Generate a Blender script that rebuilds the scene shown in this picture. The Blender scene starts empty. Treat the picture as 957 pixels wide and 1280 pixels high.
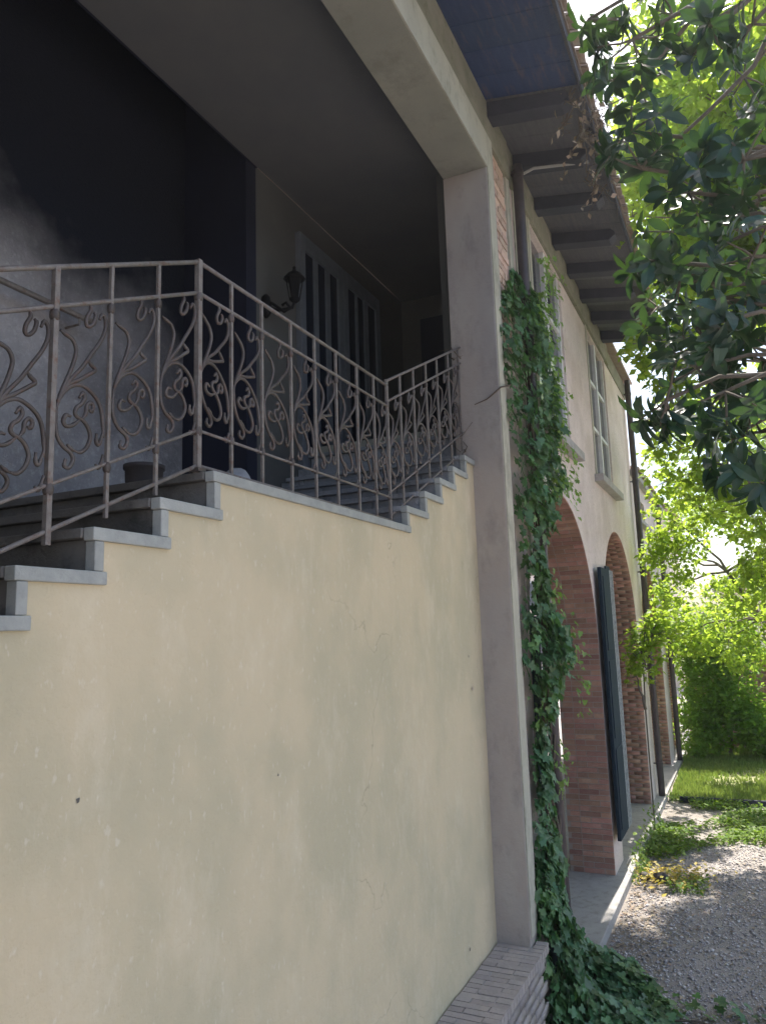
import bpy, math, random
import numpy as np
from mathutils import Vector, Matrix, Euler
random.seed(7); RNG = np.random.default_rng(7)
S = bpy.context.scene
COL = S.collection
# ------------------------------------------------------------------ camera
EYE = Vector((0, 0, 3.1))
Rw = np.array([[0.42751134, 0.12877418, 0.89479118],
               [-0.90347167, 0.09501474, 0.41798461],
               [-0.03119273, -0.98711165, 0.1569637]])
cd = bpy.data.cameras.new('camera'); cam = bpy.data.objects.new('camera', cd); COL.objects.link(cam)
r_, u_, b_ = Rw @ [1, 0, 0], Rw @ [0, -1, 0], Rw @ [0, 0, -1]
cam.matrix_world = Matrix(((r_[0], u_[0], b_[0], 0), (r_[1], u_[1], b_[1], 0), (r_[2], u_[2], b_[2], 3.1), (0, 0, 0, 1)))
cd.sensor_fit = 'HORIZONTAL'; cd.sensor_width = 36; cd.lens = 945 / 957 * 36
cd.clip_end = 1500; cd.clip_start = 0.05
S.camera = cam
# ------------------------------------------------------------------ sky, sun, exposure
SUN = Vector((0.46, -0.01, 0.89)).normalized()
w = bpy.data.worlds.new('World'); S.world = w; w.use_nodes = True
nt = w.node_tree; bg = nt.nodes['Background']
sky = nt.nodes.new('ShaderNodeTexSky'); sky.sky_type = 'NISHITA'; sky.sun_disc = False
sky.sun_elevation = math.asin(SUN.z); sky.sun_rotation = math.atan2(SUN.x, SUN.y)
sky.air_density = 1.0; sky.dust_density = 3.0; sky.ozone_density = 1.0
nt.links.new(sky.outputs[0], bg.inputs[0]); bg.inputs[1].default_value = 0.15
sl = bpy.data.lights.new('sun', 'SUN'); sl.energy = 4.5; sl.angle = math.radians(0.6); sl.color = (1, 0.95, 0.86)
so = bpy.data.objects.new('sun', sl); COL.objects.link(so); so.rotation_euler = SUN.to_track_quat('Z', 'Y').to_euler()
S.view_settings.view_transform = 'Standard'; S.view_settings.look = 'None'
HAZE = 0.0012
S.view_settings.exposure = 1.2; S.view_settings.gamma = 1.0
# ------------------------------------------------------------------ materials
def mat(name, c1, c2=None, scale=3.0, stretch=(1, 1, 1), rough=0.8, bump=0.0, bscale=60, c3=None, c3scale=8, c3amt=0.5,
        var=0.0, trans=None, metal=0.0, spec=0.5, c4=None, c4scale=1.0, c4amt=0.4, coat=0.0, c3stretch=None, detail=6, cracks=False):
    m = bpy.data.materials.new(name); m.use_nodes = True
    n, l = m.node_tree.nodes, m.node_tree.links
    bs = n['Principled BSDF']; out = n['Material Output']
    geo = n.new('ShaderNodeNewGeometry')
    def noise(sc, st, det=6, ro=0.6):
        mp = n.new('ShaderNodeMapping'); mp.inputs['Scale'].default_value = st
        l.new(geo.outputs['Position'], mp.inputs['Vector'])
        nz = n.new('ShaderNodeTexNoise'); nz.inputs['Scale'].default_value = sc
        nz.inputs['Detail'].default_value = det; nz.inputs['Roughness'].default_value = ro
        l.new(mp.outputs[0], nz.inputs['Vector']); return nz.outputs['Fac']
    def ramp(fac, lo, hi):
        r = n.new('ShaderNodeMapRange'); r.inputs[1].default_value = lo; r.inputs[2].default_value = hi
        l.new(fac, r.inputs[0]); return r.outputs[0]
    def mix(fac, a, b):
        x = n.new('ShaderNodeMix'); x.data_type = 'RGBA'
        if isinstance(fac, float): x.inputs[0].default_value = fac
        else: l.new(fac, x.inputs[0])
        for v, i in ((a, 6), (b, 7)):
            if isinstance(v, tuple): x.inputs[i].default_value = (*v, 1)
            else: l.new(v, x.inputs[i])
        return x.outputs[2]
    def mul(f, k):
        x = n.new('ShaderNodeMath'); x.operation = 'MULTIPLY'; x.inputs[1].default_value = k; l.new(f, x.inputs[0]); return x.outputs[0]
    col = mix(ramp(noise(scale, stretch, detail), 0.3, 0.7), c1, c2 or c1)
    if c4: col = mix(mul(ramp(noise(c4scale, stretch, 3), 0.45, 0.62), c4amt), col, c4)
    if c3: col = mix(mul(ramp(noise(c3scale, c3stretch or stretch, 8, 0.7), 0.52, 0.68), c3amt), col, c3)
    if cracks:
        def thin(sc, w_, warp):
            nz = n.new('ShaderNodeTexNoise'); nz.inputs['Scale'].default_value = 2.5; nz.inputs['Detail'].default_value = 6; l.new(geo.outputs['Position'], nz.inputs['Vector'])
            va = n.new('ShaderNodeVectorMath'); va.operation = 'MULTIPLY_ADD'; l.new(nz.outputs['Color'], va.inputs[0]); va.inputs[1].default_value = (warp,) * 3; l.new(geo.outputs['Position'], va.inputs[2])
            vo = n.new('ShaderNodeTexVoronoi'); vo.feature = 'DISTANCE_TO_EDGE'; vo.inputs['Scale'].default_value = sc; l.new(va.outputs[0], vo.inputs['Vector'])
            return ramp(vo.outputs['Distance'], w_, 0.0)
        ck = n.new('ShaderNodeMath'); ck.operation = 'MULTIPLY'; l.new(thin(.9, .006, .8), ck.inputs[0]); l.new(ramp(noise(.9, (1, 1, 1), 2), .5, .6), ck.inputs[1])
        col = mix(mul(ck.outputs[0], .45), col, (0.25, 0.21, 0.15))
        st_ = n.new('ShaderNodeMath'); st_.operation = 'MULTIPLY'; l.new(ramp(noise(7, (1, 1, .07), 5), .5, .7), st_.inputs[0]); l.new(ramp(noise(.8, (1, 1, 1), 2), .42, .6), st_.inputs[1])
        col = mix(mul(st_.outputs[0], .22), col, (0.40, 0.38, 0.28))
        col = mix(mul(ramp(noise(42, (1, 1, .5), 3), .62, .72), .35), col, (0.75, 0.70, 0.60))
    if var:
        oi = n.new('ShaderNodeObjectInfo'); at = n.new('ShaderNodeAttribute'); at.attribute_name = 'tint'
        ad = n.new('ShaderNodeMath'); ad.operation = 'ADD'; l.new(oi.outputs['Random'], ad.inputs[0]); l.new(at.outputs['Fac'], ad.inputs[1])
        fr = n.new('ShaderNodeMath'); fr.operation = 'FRACT'; l.new(ad.outputs[0], fr.inputs[0])
        hs = n.new('ShaderNodeHueSaturation')
        r1 = n.new('ShaderNodeMapRange'); r1.inputs[3].default_value = 1 - var; r1.inputs[4].default_value = 1 + var; l.new(fr.outputs[0], r1.inputs[0])
        m7 = n.new('ShaderNodeMath'); m7.operation = 'MULTIPLY'; m7.inputs[1].default_value = 7.3; l.new(fr.outputs[0], m7.inputs[0])
        f2 = n.new('ShaderNodeMath'); f2.operation = 'FRACT'; l.new(m7.outputs[0], f2.inputs[0])
        r2 = n.new('ShaderNodeMapRange'); r2.inputs[3].default_value = 0.5 - var * 0.05; r2.inputs[4].default_value = 0.5 + var * 0.05; l.new(f2.outputs[0], r2.inputs[0])
        l.new(r1.outputs[0], hs.inputs['Value']); l.new(r2.outputs[0], hs.inputs['Hue']); l.new(col, hs.inputs['Color'])
        col = hs.outputs[0]
    l.new(col, bs.inputs['Base Color'])
    bs.inputs['Roughness'].default_value = rough; bs.inputs['Metallic'].default_value = metal
    bs.inputs['Specular IOR Level'].default_value = spec; bs.inputs['Coat Weight'].default_value = coat
    if bump:
        b = n.new('ShaderNodeBump'); b.inputs['Strength'].default_value = bump; b.inputs['Distance'].default_value = 0.02
        l.new(noise(bscale, (1, 1, 1), 6, 0.65), b.inputs['Height']); l.new(b.outputs[0], bs.inputs['Normal'])
    if trans:
        tr = n.new('ShaderNodeBsdfTranslucent'); mx = n.new('ShaderNodeMixShader'); mx.inputs[0].default_value = trans[1]
        tc = mix(0.5, col, trans[0]); l.new(tc, tr.inputs['Color'])
        l.new(bs.outputs[0], mx.inputs[1]); l.new(tr.outputs[0], mx.inputs[2]); l.new(mx.outputs[0], out.inputs[0])
    return m
M = {}
M['cream'] = mat('cream_plaster', (0.635, 0.53, 0.365), (0.55, 0.475, 0.325), 1.5, (1, 1, .75), .92, .55, 11, c3=(0.72, 0.64, 0.49), c3scale=5, c3amt=.35, c3stretch=(1, 1, .45), c4=(0.48, 0.43, 0.30), c4scale=1.5, c4amt=.6, cracks=True)
M['pillar'] = mat('grey_render', (0.345, 0.325, 0.32), (0.40, 0.335, 0.29), 1.0, (1, 1, .5), .9, .4, 20, c3=(0.22, 0.20, 0.19), c3scale=5, c3amt=.5, c4=(0.46, 0.43, 0.39), c4scale=2.2)
M['trim'] = mat('pale_trim_plaster', (0.50, 0.48, 0.40), (0.42, 0.40, 0.33), 4, (1, 1, .5), .9, .3, 40, c3=(0.26, 0.25, 0.20), c3scale=7, c3amt=.75)
M['beam'] = mat('beam_plaster', (0.26, 0.26, 0.225), (0.33, 0.32, 0.27), 1.6, rough=.9, bump=.3, bscale=22, c3=(0.19, 0.185, 0.16), c3amt=.5, c3scale=4)
M['frieze'] = mat('mossy_frieze', (0.20, 0.20, 0.15), (0.30, 0.28, 0.22), 5, rough=.95, bump=.3, bscale=40, c3=(0.13, 0.15, 0.08), c3amt=.7)
M['stucco'] = mat('rough_stucco', (0.79, 0.68, 0.655), (0.67, 0.57, 0.55), 3, rough=.95, bump=1.0, bscale=26, c3=(0.50, 0.42, 0.38), c3scale=17, c3amt=.6, c4=(0.60, 0.50, 0.46), c4scale=1.3, c4amt=.7)
M['mortar'] = mat('mortar', (0.34, 0.27, 0.23), (0.42, 0.35, 0.30), 12, rough=.95, bump=.4)
M['brick'] = mat('red_brick', (0.36, 0.185, 0.14), (0.43, 0.25, 0.195), 9, rough=.9, bump=.5, bscale=70, c3=(0.46, 0.33, 0.27), c3scale=14, c3amt=.45, var=.28)
M['pale_brick'] = mat('weathered_brick', (0.55, 0.36, 0.29), (0.62, 0.47, 0.39), 9, rough=.9, bump=.5, c3=(0.62, 0.54, 0.48), c3scale=16, c3amt=.6, var=.2)
M['paver'] = mat('bench_brick', (0.42, 0.36, 0.33), (0.36, 0.32, 0.31), 7, rough=.92, bump=.6, bscale=50, c3=(0.27, 0.25, 0.24), c3scale=9, c3amt=.6, c4=(0.50, 0.44, 0.40), var=.12)
M['marble'] = mat('grey_marble', (0.38, 0.39, 0.37), (0.27, 0.285, 0.28), 10, rough=.55, bump=.2, c3=(0.24, 0.25, 0.24), c3scale=18, c3amt=.6, var=.1)
M['riser'] = mat('dark_step_stone', (0.11, 0.105, 0.098), (0.17, 0.16, 0.15), 6, rough=.85, bump=.4, c3=(0.045, 0.045, 0.04), c3scale=5, c3amt=.8, var=.15)
M['riser2'] = mat('blue_grey_step_stone', (0.20, 0.21, 0.23), (0.30, 0.31, 0.33), 9, rough=.85, bump=.5, c3=(0.10, 0.10, 0.12), c3scale=9, c3amt=.8, var=.15)
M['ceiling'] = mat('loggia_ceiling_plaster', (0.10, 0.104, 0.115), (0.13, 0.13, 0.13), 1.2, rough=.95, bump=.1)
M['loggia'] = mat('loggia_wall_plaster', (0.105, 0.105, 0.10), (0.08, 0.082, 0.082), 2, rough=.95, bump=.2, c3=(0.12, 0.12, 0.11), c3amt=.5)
M['recess'] = mat('rough_grey_plaster', (0.46, 0.44, 0.45), (0.32, 0.31, 0.33), 5, rough=.95, bump=1.0, bscale=40, c3=(0.60, 0.60, 0.62), c3scale=24, c3amt=.5, c4=(0.2, 0.19, 0.2), c4scale=1.1, c4amt=.5)
M['deepshade'] = mat('painted_deep_shade', (0.004, 0.006, 0.02), (0.007, 0.010, 0.028), 3, rough=.8)  # near-black blue stands in for deep shade inside the loggia
M['iron'] = mat('weathered_iron', (0.24, 0.22, 0.205), (0.16, 0.14, 0.13), 25, rough=.6, bump=.3, bscale=200, c3=(0.16, 0.075, 0.045), c3scale=30, c3amt=.8, metal=.2)
M['scroll'] = mat('dark_iron_scroll', (0.06, 0.046, 0.04), (0.13, 0.115, 0.11), 5, rough=.5, bump=.3, bscale=200, c3=(0.13, 0.06, 0.04), c3scale=40, c3amt=.7, metal=.2)
M['wood'] = mat('dark_eave_boards', (0.085, 0.085, 0.105), (0.125, 0.12, 0.13), 5, (1, 8, 1), .85, .4, 30, var=.2)
M['bluecast'] = mat('blue_lens_cast_boards', (0.014, 0.038, 0.12), (0.025, 0.055, 0.15), 4, (1, 6, 1), .8, .3, 30, var=.12, c3=(0.16, 0.11, 0.10), c3scale=2.5, c3amt=.4)  # blue lens cast put into the colour of the near boards
M['rafter'] = mat('dark_rafter', (0.03, 0.033, 0.05), (0.05, 0.05, 0.07), 6, rough=.85, bump=.4, var=.15)
M['tile'] = mat('clay_roof_tile', (0.24, 0.16, 0.12), (0.34, 0.26, 0.20), 9, rough=.9, bump=.6, c3=(0.28, 0.27, 0.22), c3scale=14, c3amt=.8, var=.25)
M['white'] = mat('white_window_paint', (0.74, 0.74, 0.74), (0.62, 0.62, 0.62), 12, rough=.5, c3=(0.4, 0.38, 0.36), c3amt=.25)
M['doorframe'] = mat('grey_door_paint', (0.14, 0.155, 0.18), (0.10, 0.115, 0.14), 12, rough=.6)
M['glass'] = mat('dark_glass', (0.012, 0.016, 0.028), rough=.25, spec=.3)
M['winglass'] = mat('window_glass', (0.07, 0.08, 0.10), (0.05, 0.055, 0.07), 2, rough=.08, spec=.8)
M['pipe'] = mat('brown_downpipe', (0.055, 0.045, 0.05), (0.09, 0.07, 0.07), 10, rough=.45, metal=.3)
M['shutter'] = mat('blue_green_leaf_paint', (0.012, 0.024, 0.042), (0.018, 0.034, 0.05), 6, rough=.75, spec=.2, bump=.1)
M['lattice'] = mat('flaking_pale_paint', (0.55, 0.56, 0.56), (0.16, 0.18, 0.20), 25, rough=.7)
M['concrete'] = mat('pale_concrete', (0.42, 0.40, 0.39), (0.34, 0.32, 0.31), 6, rough=.9, bump=.4, c3=(0.22, 0.21, 0.18), c3scale=12, c3amt=.6)
M['gravel'] = mat('gravel_ground', (0.38, 0.335, 0.31), (0.48, 0.435, 0.41), 55, rough=.95, bump=1.0, bscale=90, c3=(0.13, 0.11, 0.10), c3scale=70, c3amt=.8, c4=(0.22, 0.18, 0.13), c4scale=1.2, c4amt=.5)
M['stone'] = mat('gravel_stone', (0.55, 0.50, 0.485), (0.42, 0.385, 0.38), 30, rough=.9, var=.45)
M['lawn'] = mat('lawn_soil', (0.20, 0.23, 0.08), (0.30, 0.29, 0.15), 1.8, rough=.95, bump=.6, bscale=40, c3=(0.30, 0.26, 0.19), c3scale=2.2, c3amt=.7)
M['grass'] = mat('grass', (0.17, 0.26, 0.06), (0.28, 0.31, 0.10), 1.6, rough=.7, var=.3, trans=((0.35, 0.5, 0.06), .35))
M['weed'] = mat('weed_leaf', (0.10, 0.20, 0.03), (0.18, 0.26, 0.04), 3, rough=.6, var=.35, trans=((0.4, 0.6, 0.05), .4))
M['yellow'] = mat('yellow_leaf', (0.50, 0.42, 0.06), (0.42, 0.30, 0.06), 8, rough=.6, var=.3, trans=((0.7, 0.6, 0.08), .3))
M['dry'] = mat('dry_leaf', (0.22, 0.15, 0.10), (0.34, 0.28, 0.21), 8, rough=.8, var=.4)
M['ivyshoot'] = mat('young_ivy_leaf', (0.16, 0.28, 0.05), (0.22, 0.34, 0.07), 4, rough=.45, var=.3, trans=((0.4, 0.7, 0.08), .4))
M['ivy'] = mat('ivy_leaf', (0.05, 0.13, 0.065), (0.095, 0.20, 0.075), 4, spec=.5, rough=.42, var=.4, c3=(0.16, 0.27, 0.05), c3scale=1.8, c3amt=.7, trans=((0.2, 0.42, 0.05), .25))
M['magnolia'] = mat('magnolia_leaf', (0.012, 0.04, 0.034), (0.022, 0.062, 0.034), 5, rough=.38, var=.4, trans=((0.2, 0.42, 0.03), .14))
M['lightleaf'] = mat('light_tree_leaf', (0.13, 0.24, 0.035), (0.20, 0.30, 0.04), 2, rough=.5, var=.4, trans=((0.72, 0.92, 0.09), .6))
M['hedgeleaf'] = mat('hedge_leaf', (0.09, 0.20, 0.035), (0.16, 0.26, 0.045), 2.5, rough=.5, var=.4, trans=((0.60, 0.88, 0.08), .6))
M['bark'] = mat('bark', (0.12, 0.10, 0.08), (0.19, 0.16, 0.13), 12, (1, 1, .3), .9, .7, 40)
M['stem'] = mat('vine_stem', (0.16, 0.12, 0.09), (0.10, 0.08, 0.06), 20, rough=.9, bump=.4)
M['peach'] = mat('peach_stucco', (0.82, 0.70, 0.60), (0.78, 0.66, 0.56), 1, rough=.9)
M['slate'] = mat('grey_roof', (0.25, 0.25, 0.28), (0.3, 0.3, 0.32), 3, rough=.8, bump=.4)
M['lamp'] = mat('black_iron', (0.006, 0.006, 0.008), (0.010, 0.009, 0.010), 20, rough=.6, spec=.2)
M['pot'] = mat('dark_clay_pot', (0.04, 0.035, 0.04), (0.06, 0.05, 0.05), 8, rough=.7, bump=.3)
M['bag'] = mat('pale_rock', (0.36, 0.38, 0.42), (0.28, 0.30, 0.34), 14, rough=.9, bump=.8, bscale=30)
# deep shade painted into the upper recess wall colour, with a noise-broken edge
def paint_shade(m, za, zb, xa, xb, col):
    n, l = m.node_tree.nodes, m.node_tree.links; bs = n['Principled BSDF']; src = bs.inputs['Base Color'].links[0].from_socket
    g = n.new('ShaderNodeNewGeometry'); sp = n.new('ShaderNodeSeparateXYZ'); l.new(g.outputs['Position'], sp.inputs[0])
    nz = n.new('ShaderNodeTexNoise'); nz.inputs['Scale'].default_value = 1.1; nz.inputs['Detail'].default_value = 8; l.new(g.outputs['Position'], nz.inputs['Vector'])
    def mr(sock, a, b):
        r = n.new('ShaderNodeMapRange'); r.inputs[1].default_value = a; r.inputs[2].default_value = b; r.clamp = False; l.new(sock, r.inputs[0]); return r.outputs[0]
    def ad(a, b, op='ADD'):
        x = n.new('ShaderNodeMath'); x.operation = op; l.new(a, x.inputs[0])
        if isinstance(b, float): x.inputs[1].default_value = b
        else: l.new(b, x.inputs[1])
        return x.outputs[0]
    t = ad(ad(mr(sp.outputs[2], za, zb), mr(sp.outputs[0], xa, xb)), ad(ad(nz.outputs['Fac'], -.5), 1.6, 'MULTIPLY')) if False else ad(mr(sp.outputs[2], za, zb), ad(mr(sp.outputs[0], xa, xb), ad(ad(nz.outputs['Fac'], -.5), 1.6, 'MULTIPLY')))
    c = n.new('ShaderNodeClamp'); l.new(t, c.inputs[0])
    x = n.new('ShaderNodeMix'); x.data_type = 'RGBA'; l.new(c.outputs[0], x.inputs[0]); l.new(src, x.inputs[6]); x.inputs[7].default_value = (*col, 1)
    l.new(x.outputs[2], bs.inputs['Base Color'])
paint_shade(M['recess'], 5.15, 6.5, 3.3, 6.5, (.003, .006, .016))
# ------------------------------------------------------------------ object helpers
def tag(o, label=None, cat=None, group=None, kind=None):
    if label: o['label'] = label
    if cat: o['category'] = cat
    if group: o['group'] = group
    if kind: o['kind'] = kind
    return o
def thing(name, loc, label, cat, group=None):
    o = bpy.data.objects.new(name, None); COL.objects.link(o); o.location = loc; o.empty_display_size = .2
    return tag(o, label, cat, group)
def put(name, me, parent=None, kind=None):
    o = bpy.data.objects.new(name, me); COL.objects.link(o)
    if parent is not None:
        o.parent = parent; base = Vector((0, 0, 0)); p = parent
        while p is not None: base += p.location; p = p.parent
        o.location = -base
    if kind: o['kind'] = kind
    return o
class MB:
    def __init__(s): s.v = []; s.f = []; s.smooth = False
    def hexa(s, c):
        i = len(s.v); s.v += [tuple(p) for p in c]
        s.f += [tuple(i + k for k in q) for q in ((0, 3, 2, 1), (4, 5, 6, 7), (0, 1, 5, 4), (1, 2, 6, 5), (2, 3, 7, 6), (3, 0, 4, 7))]
        return s
    def box(s, x0, x1, y0, y1, z0, z1):
        x0, x1 = min(x0, x1), max(x0, x1); y0, y1 = min(y0, y1), max(y0, y1); z0, z1 = min(z0, z1), max(z0, z1)
        return s.hexa([(x0, y0, z0), (x1, y0, z0), (x1, y1, z0), (x0, y1, z0), (x0, y0, z1), (x1, y0, z1), (x1, y1, z1), (x0, y1, z1)])
    def tube(s, pts, r, n=6, cap=True):
        pts = [Vector(p) for p in pts]; m = len(pts)
        rr = r if isinstance(r, (list, tuple)) else [r] * m
        up = Vector((0.013, 0.02, 1)); base = len(s.v); prev = None
        for k in range(m):
            t = (pts[min(k + 1, m - 1)] - pts[max(k - 1, 0)])
            if t.length < 1e-9: t = Vector((0, 0, 1))
            t.normalize()
            if prev is None:
                a = t.cross(up)
                if a.length < .1: a = t.cross(Vector((1, 0.03, 0)))
            else: a = prev - t * prev.dot(t)
            a.normalize(); prev = a; b = t.cross(a)
            for q in range(n):
                an = 2 * math.pi * q / n + (math.pi / 4 if n == 4 else 0)
                s.v.append(tuple(pts[k] + (a * math.cos(an) + b * math.sin(an)) * rr[k]))
        for k in range(m - 1):
            for q in range(n):
                a0 = base + k * n + q; a1 = base + k * n + (q + 1) % n
                s.f.append((a0, a1, a1 + n, a0 + n))
        if cap:
            s.f.append(tuple(base + q for q in range(n))[::-1]); s.f.append(tuple(base + (m - 1) * n + q for q in range(n)))
        return s
    def lathe(s, c, prof, n=16):
        base = len(s.v)
        for (r, z) in prof:
            for q in range(n):
                a = 2 * math.pi * q / n; s.v.append((c[0] + r * math.cos(a), c[1] + r * math.sin(a), c[2] + z))
        for k in range(len(prof) - 1):
            for q in range(n):
                a0 = base + k * n + q; a1 = base + k * n + (q + 1) % n
                s.f.append((a0, a1, a1 + n, a0 + n))
        s.f.append(tuple(base + q for q in range(n))[::-1]); s.f.append(tuple(base + (len(prof) - 1) * n + q for q in range(n)))
        return s
    def mesh(s, name, m, smooth=False):
        me = bpy.data.meshes.new(name); me.from_pydata(s.v, [], s.f); me.materials.append(M[m])
        if smooth: me.shade_smooth()
        me.update(); return me
    def build(s, name, m, parent=None, smooth=False, bevel=0, kind=None):
        o = put(name, s.mesh(name, m, smooth), parent, kind)
        if bevel:
            b = o.modifiers.new('b', 'BEVEL'); b.width = bevel; b.segments = 2; b.limit_method = 'ANGLE'
        return o
def B(x0, x1, y0, y1, z0, z1): return MB().box(x0, x1, y0, y1, z0, z1)
def scatter(name, tv, tf, mats, m, parent=None, kind='stuff', tint=True, smooth=False):
    """joined mesh of many copies: tv (n,3), tf (k,q), mats (m,3,4)"""
    tv = np.array(tv, float); tf = np.array(tf, int); A = np.array(mats, float); n = len(tv); mm = len(A)
    V = (np.einsum('mij,nj->mni', A[:, :, :3], tv) + A[:, None, :, 3]).reshape(-1, 3)
    Fc = (tf[None] + (np.arange(mm) * n)[:, None, None]).reshape(-1, tf.shape[1])
    me = bpy.data.meshes.new(name); q = tf.shape[1]
    me.vertices.add(len(V)); me.vertices.foreach_set('co', V.ravel())
    me.loops.add(Fc.size); me.loops.foreach_set('vertex_index', Fc.ravel().astype(np.int32))
    me.polygons.add(len(Fc)); me.polygons.foreach_set('loop_start', np.arange(0, Fc.size, q, dtype=np.int32))
    me.polygons.foreach_set('loop_total', np.full(len(Fc), q, np.int32))
    me.update(calc_edges=True); me.materials.append(M[m])
    if tint:
        at = me.attributes.new('tint', 'FLOAT', 'FACE'); at.data.foreach_set('value', np.repeat(RNG.random(mm), len(tf)).astype(np.float32))
    if smooth: me.shade_smooth()
    return put(name, me, parent, kind)
def frame(nrm, tip, pos, size):
    """3x4: local x = leaf length along tip, z = normal"""
    n = Vector(nrm).normalized(); t = Vector(tip); t = (t - n * t.dot(n))
    if t.length < 1e-4: t = n.orthogonal()
    t.normalize(); s_ = n.cross(t)
    return [[t.x * size, s_.x * size, n.x * size, pos[0]], [t.y * size, s_.y * size, n.y * size, pos[1]], [t.z * size, s_.z * size, n.z * size, pos[2]]]
def template_mesh(name, tv, tf, m, smooth=False):
    me = bpy.data.meshes.new(name); me.from_pydata([tuple(v) for v in tv], [], [tuple(f) for f in tf]); me.materials.append(M[m])
    if smooth: me.shade_smooth()
    return me
Ri = Rw.T
def in_view(p):
    c = Ri @ (np.array(p, float) - np.array((0, 0, 3.1)))
    return c[2] > 0 and abs(c[0] / c[2]) < .54 and abs(c[1] / c[2]) < .7
def leaves(name_obj, name_stuff, tv, tf, mats, m, parent, nobj):
    d = [(math.dist((a[0][3], a[1][3], a[2][3]), (0, 0, 3.1)) / (a[0][0] ** 2 + a[1][0] ** 2 + a[2][0] ** 2) ** .5 if in_view((a[0][3], a[1][3], a[2][3])) else 1e9) for a in mats]
    order = sorted(range(len(mats)), key=lambda i: d[i]); top = [i for i in order[:nobj] if d[i] < 1e8]; ts = set(top)
    me = template_mesh(name_obj, tv, tf, m)
    for i in top:
        a = mats[i]; o = bpy.data.objects.new(name_obj, me); COL.objects.link(o); o.parent = parent
        mm = Matrix((a[0], a[1], a[2], (0, 0, 0, 1))); mm.translation -= parent.location; o.matrix_local = mm
    rest = [mats[i] for i in range(len(mats)) if i not in ts]
    if rest: scatter(name_stuff, tv, tf, rest, m, parent)
def rnd(a, b): return random.uniform(a, b)
def rvec():
    while True:
        v = Vector((rnd(-1, 1), rnd(-1, 1), rnd(-1, 1)))
        if .05 < v.length <= 1: return v
F0, W0, BK = 1.648, 1.90, 3.62
# ------------------------------------------------------------------ ground
tag(B(-30, 130, -70, 70, -.5, 0).build('gravel_ground', 'gravel'), kind='structure')
tag(B(14.74, 20.9, -14, 1.5, -.1, .03).build('lawn', 'lawn'), kind='structure')
tag(B(6.2, 14.9, 1.53, 5.6, -.1, .1).build('porch_floor', 'concrete', bevel=.01), kind='structure')
tag(B(14.9, 20.5, 1.56, 5.6, -.1, .06).build('wing_floor', 'concrete'), kind='structure')
# ------------------------------------------------------------------ villa
villa = thing('villa', (8, 3.5, 0), 'long two storey villa with brick arches, stuccoed upper wall, loggia and deep wooden eaves', 'building')
A1 = (8.27, 1.70, 2.85); A2 = (12.28, 1.66, 2.88); A3 = (16.35, 1.5, 2.75); A4 = (20.0, 1.1, 2.75)
def arch_z(x):
    for c, r, zc in (A1, A2, A3, A4):
        if c - r - 1e-6 <= x <= c + r + 1e-6: return zc + math.sqrt(max(r * r - (x - c) ** 2, 0))
    return None
WINS = [(7.57, 9.1, 5.2, 7.5), (10.85, 12.45, 5.2, 7.5)]
def wall_strip(name, xa, xb, top, arches, wins, y0=1.70, y1=2.23, zb=0.0):
    xs = {xa, xb}
    for c, r, zc in arches:
        for k in range(41): xs.add(round(c - r * math.cos(math.pi * k / 40), 5))
    for w_ in wins: xs |= {w_[0], w_[1]}
    xs = sorted(x for x in xs if xa <= x <= xb); m = MB()
    for a, b in zip(xs, xs[1:]):
        if b - a < 1e-4: continue
        mid = (a + b) / 2; za = zb_ = zb
        for c, r, zc in arches:
            if c - r < mid < c + r:
                za = zc + math.sqrt(max(r * r - (a - c) ** 2, 0)); zb_ = zc + math.sqrt(max(r * r - (b - c) ** 2, 0))
        tops = [(za, zb_, top, top)]
        for x0, x1, z0, z1 in wins:
            if x0 < mid < x1: tops = [(za, zb_, z0, z0), (z1, z1, top, top)]
        for p, q, s1, s2 in tops:
            m.hexa([(a, y0, p), (b, y0, q), (b, y1, q), (a, y1, p), (a, y0, s2), (b, y0, s2), (b, y1, s2), (a, y1, s2)])
    return m.build(name, 'stucco', villa)
wall_strip('front_wall', 6.57, 14.92, 7.42, (A1, A2), WINS)
wall_strip('wing_wall', 14.93, 20.62, 5.9, (A3,), [(15.35, 16.8, 5.12, 5.6), (18.93, 20.61, 0.0, 4.0)], y0=1.71, y1=2.2)
B(14.80, 20.75, 1.60, 2.3, 5.9, 6.02).build('wing_cornice', 'concrete', villa)
B(15.2, 16.95, 1.60, 1.75, 5.04, 5.12).build('sill', 'concrete', villa, bevel=.008)
B(15.36, 16.79, 1.82, 1.85, 5.12, 5.6).build('window', 'winglass', villa)
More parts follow.
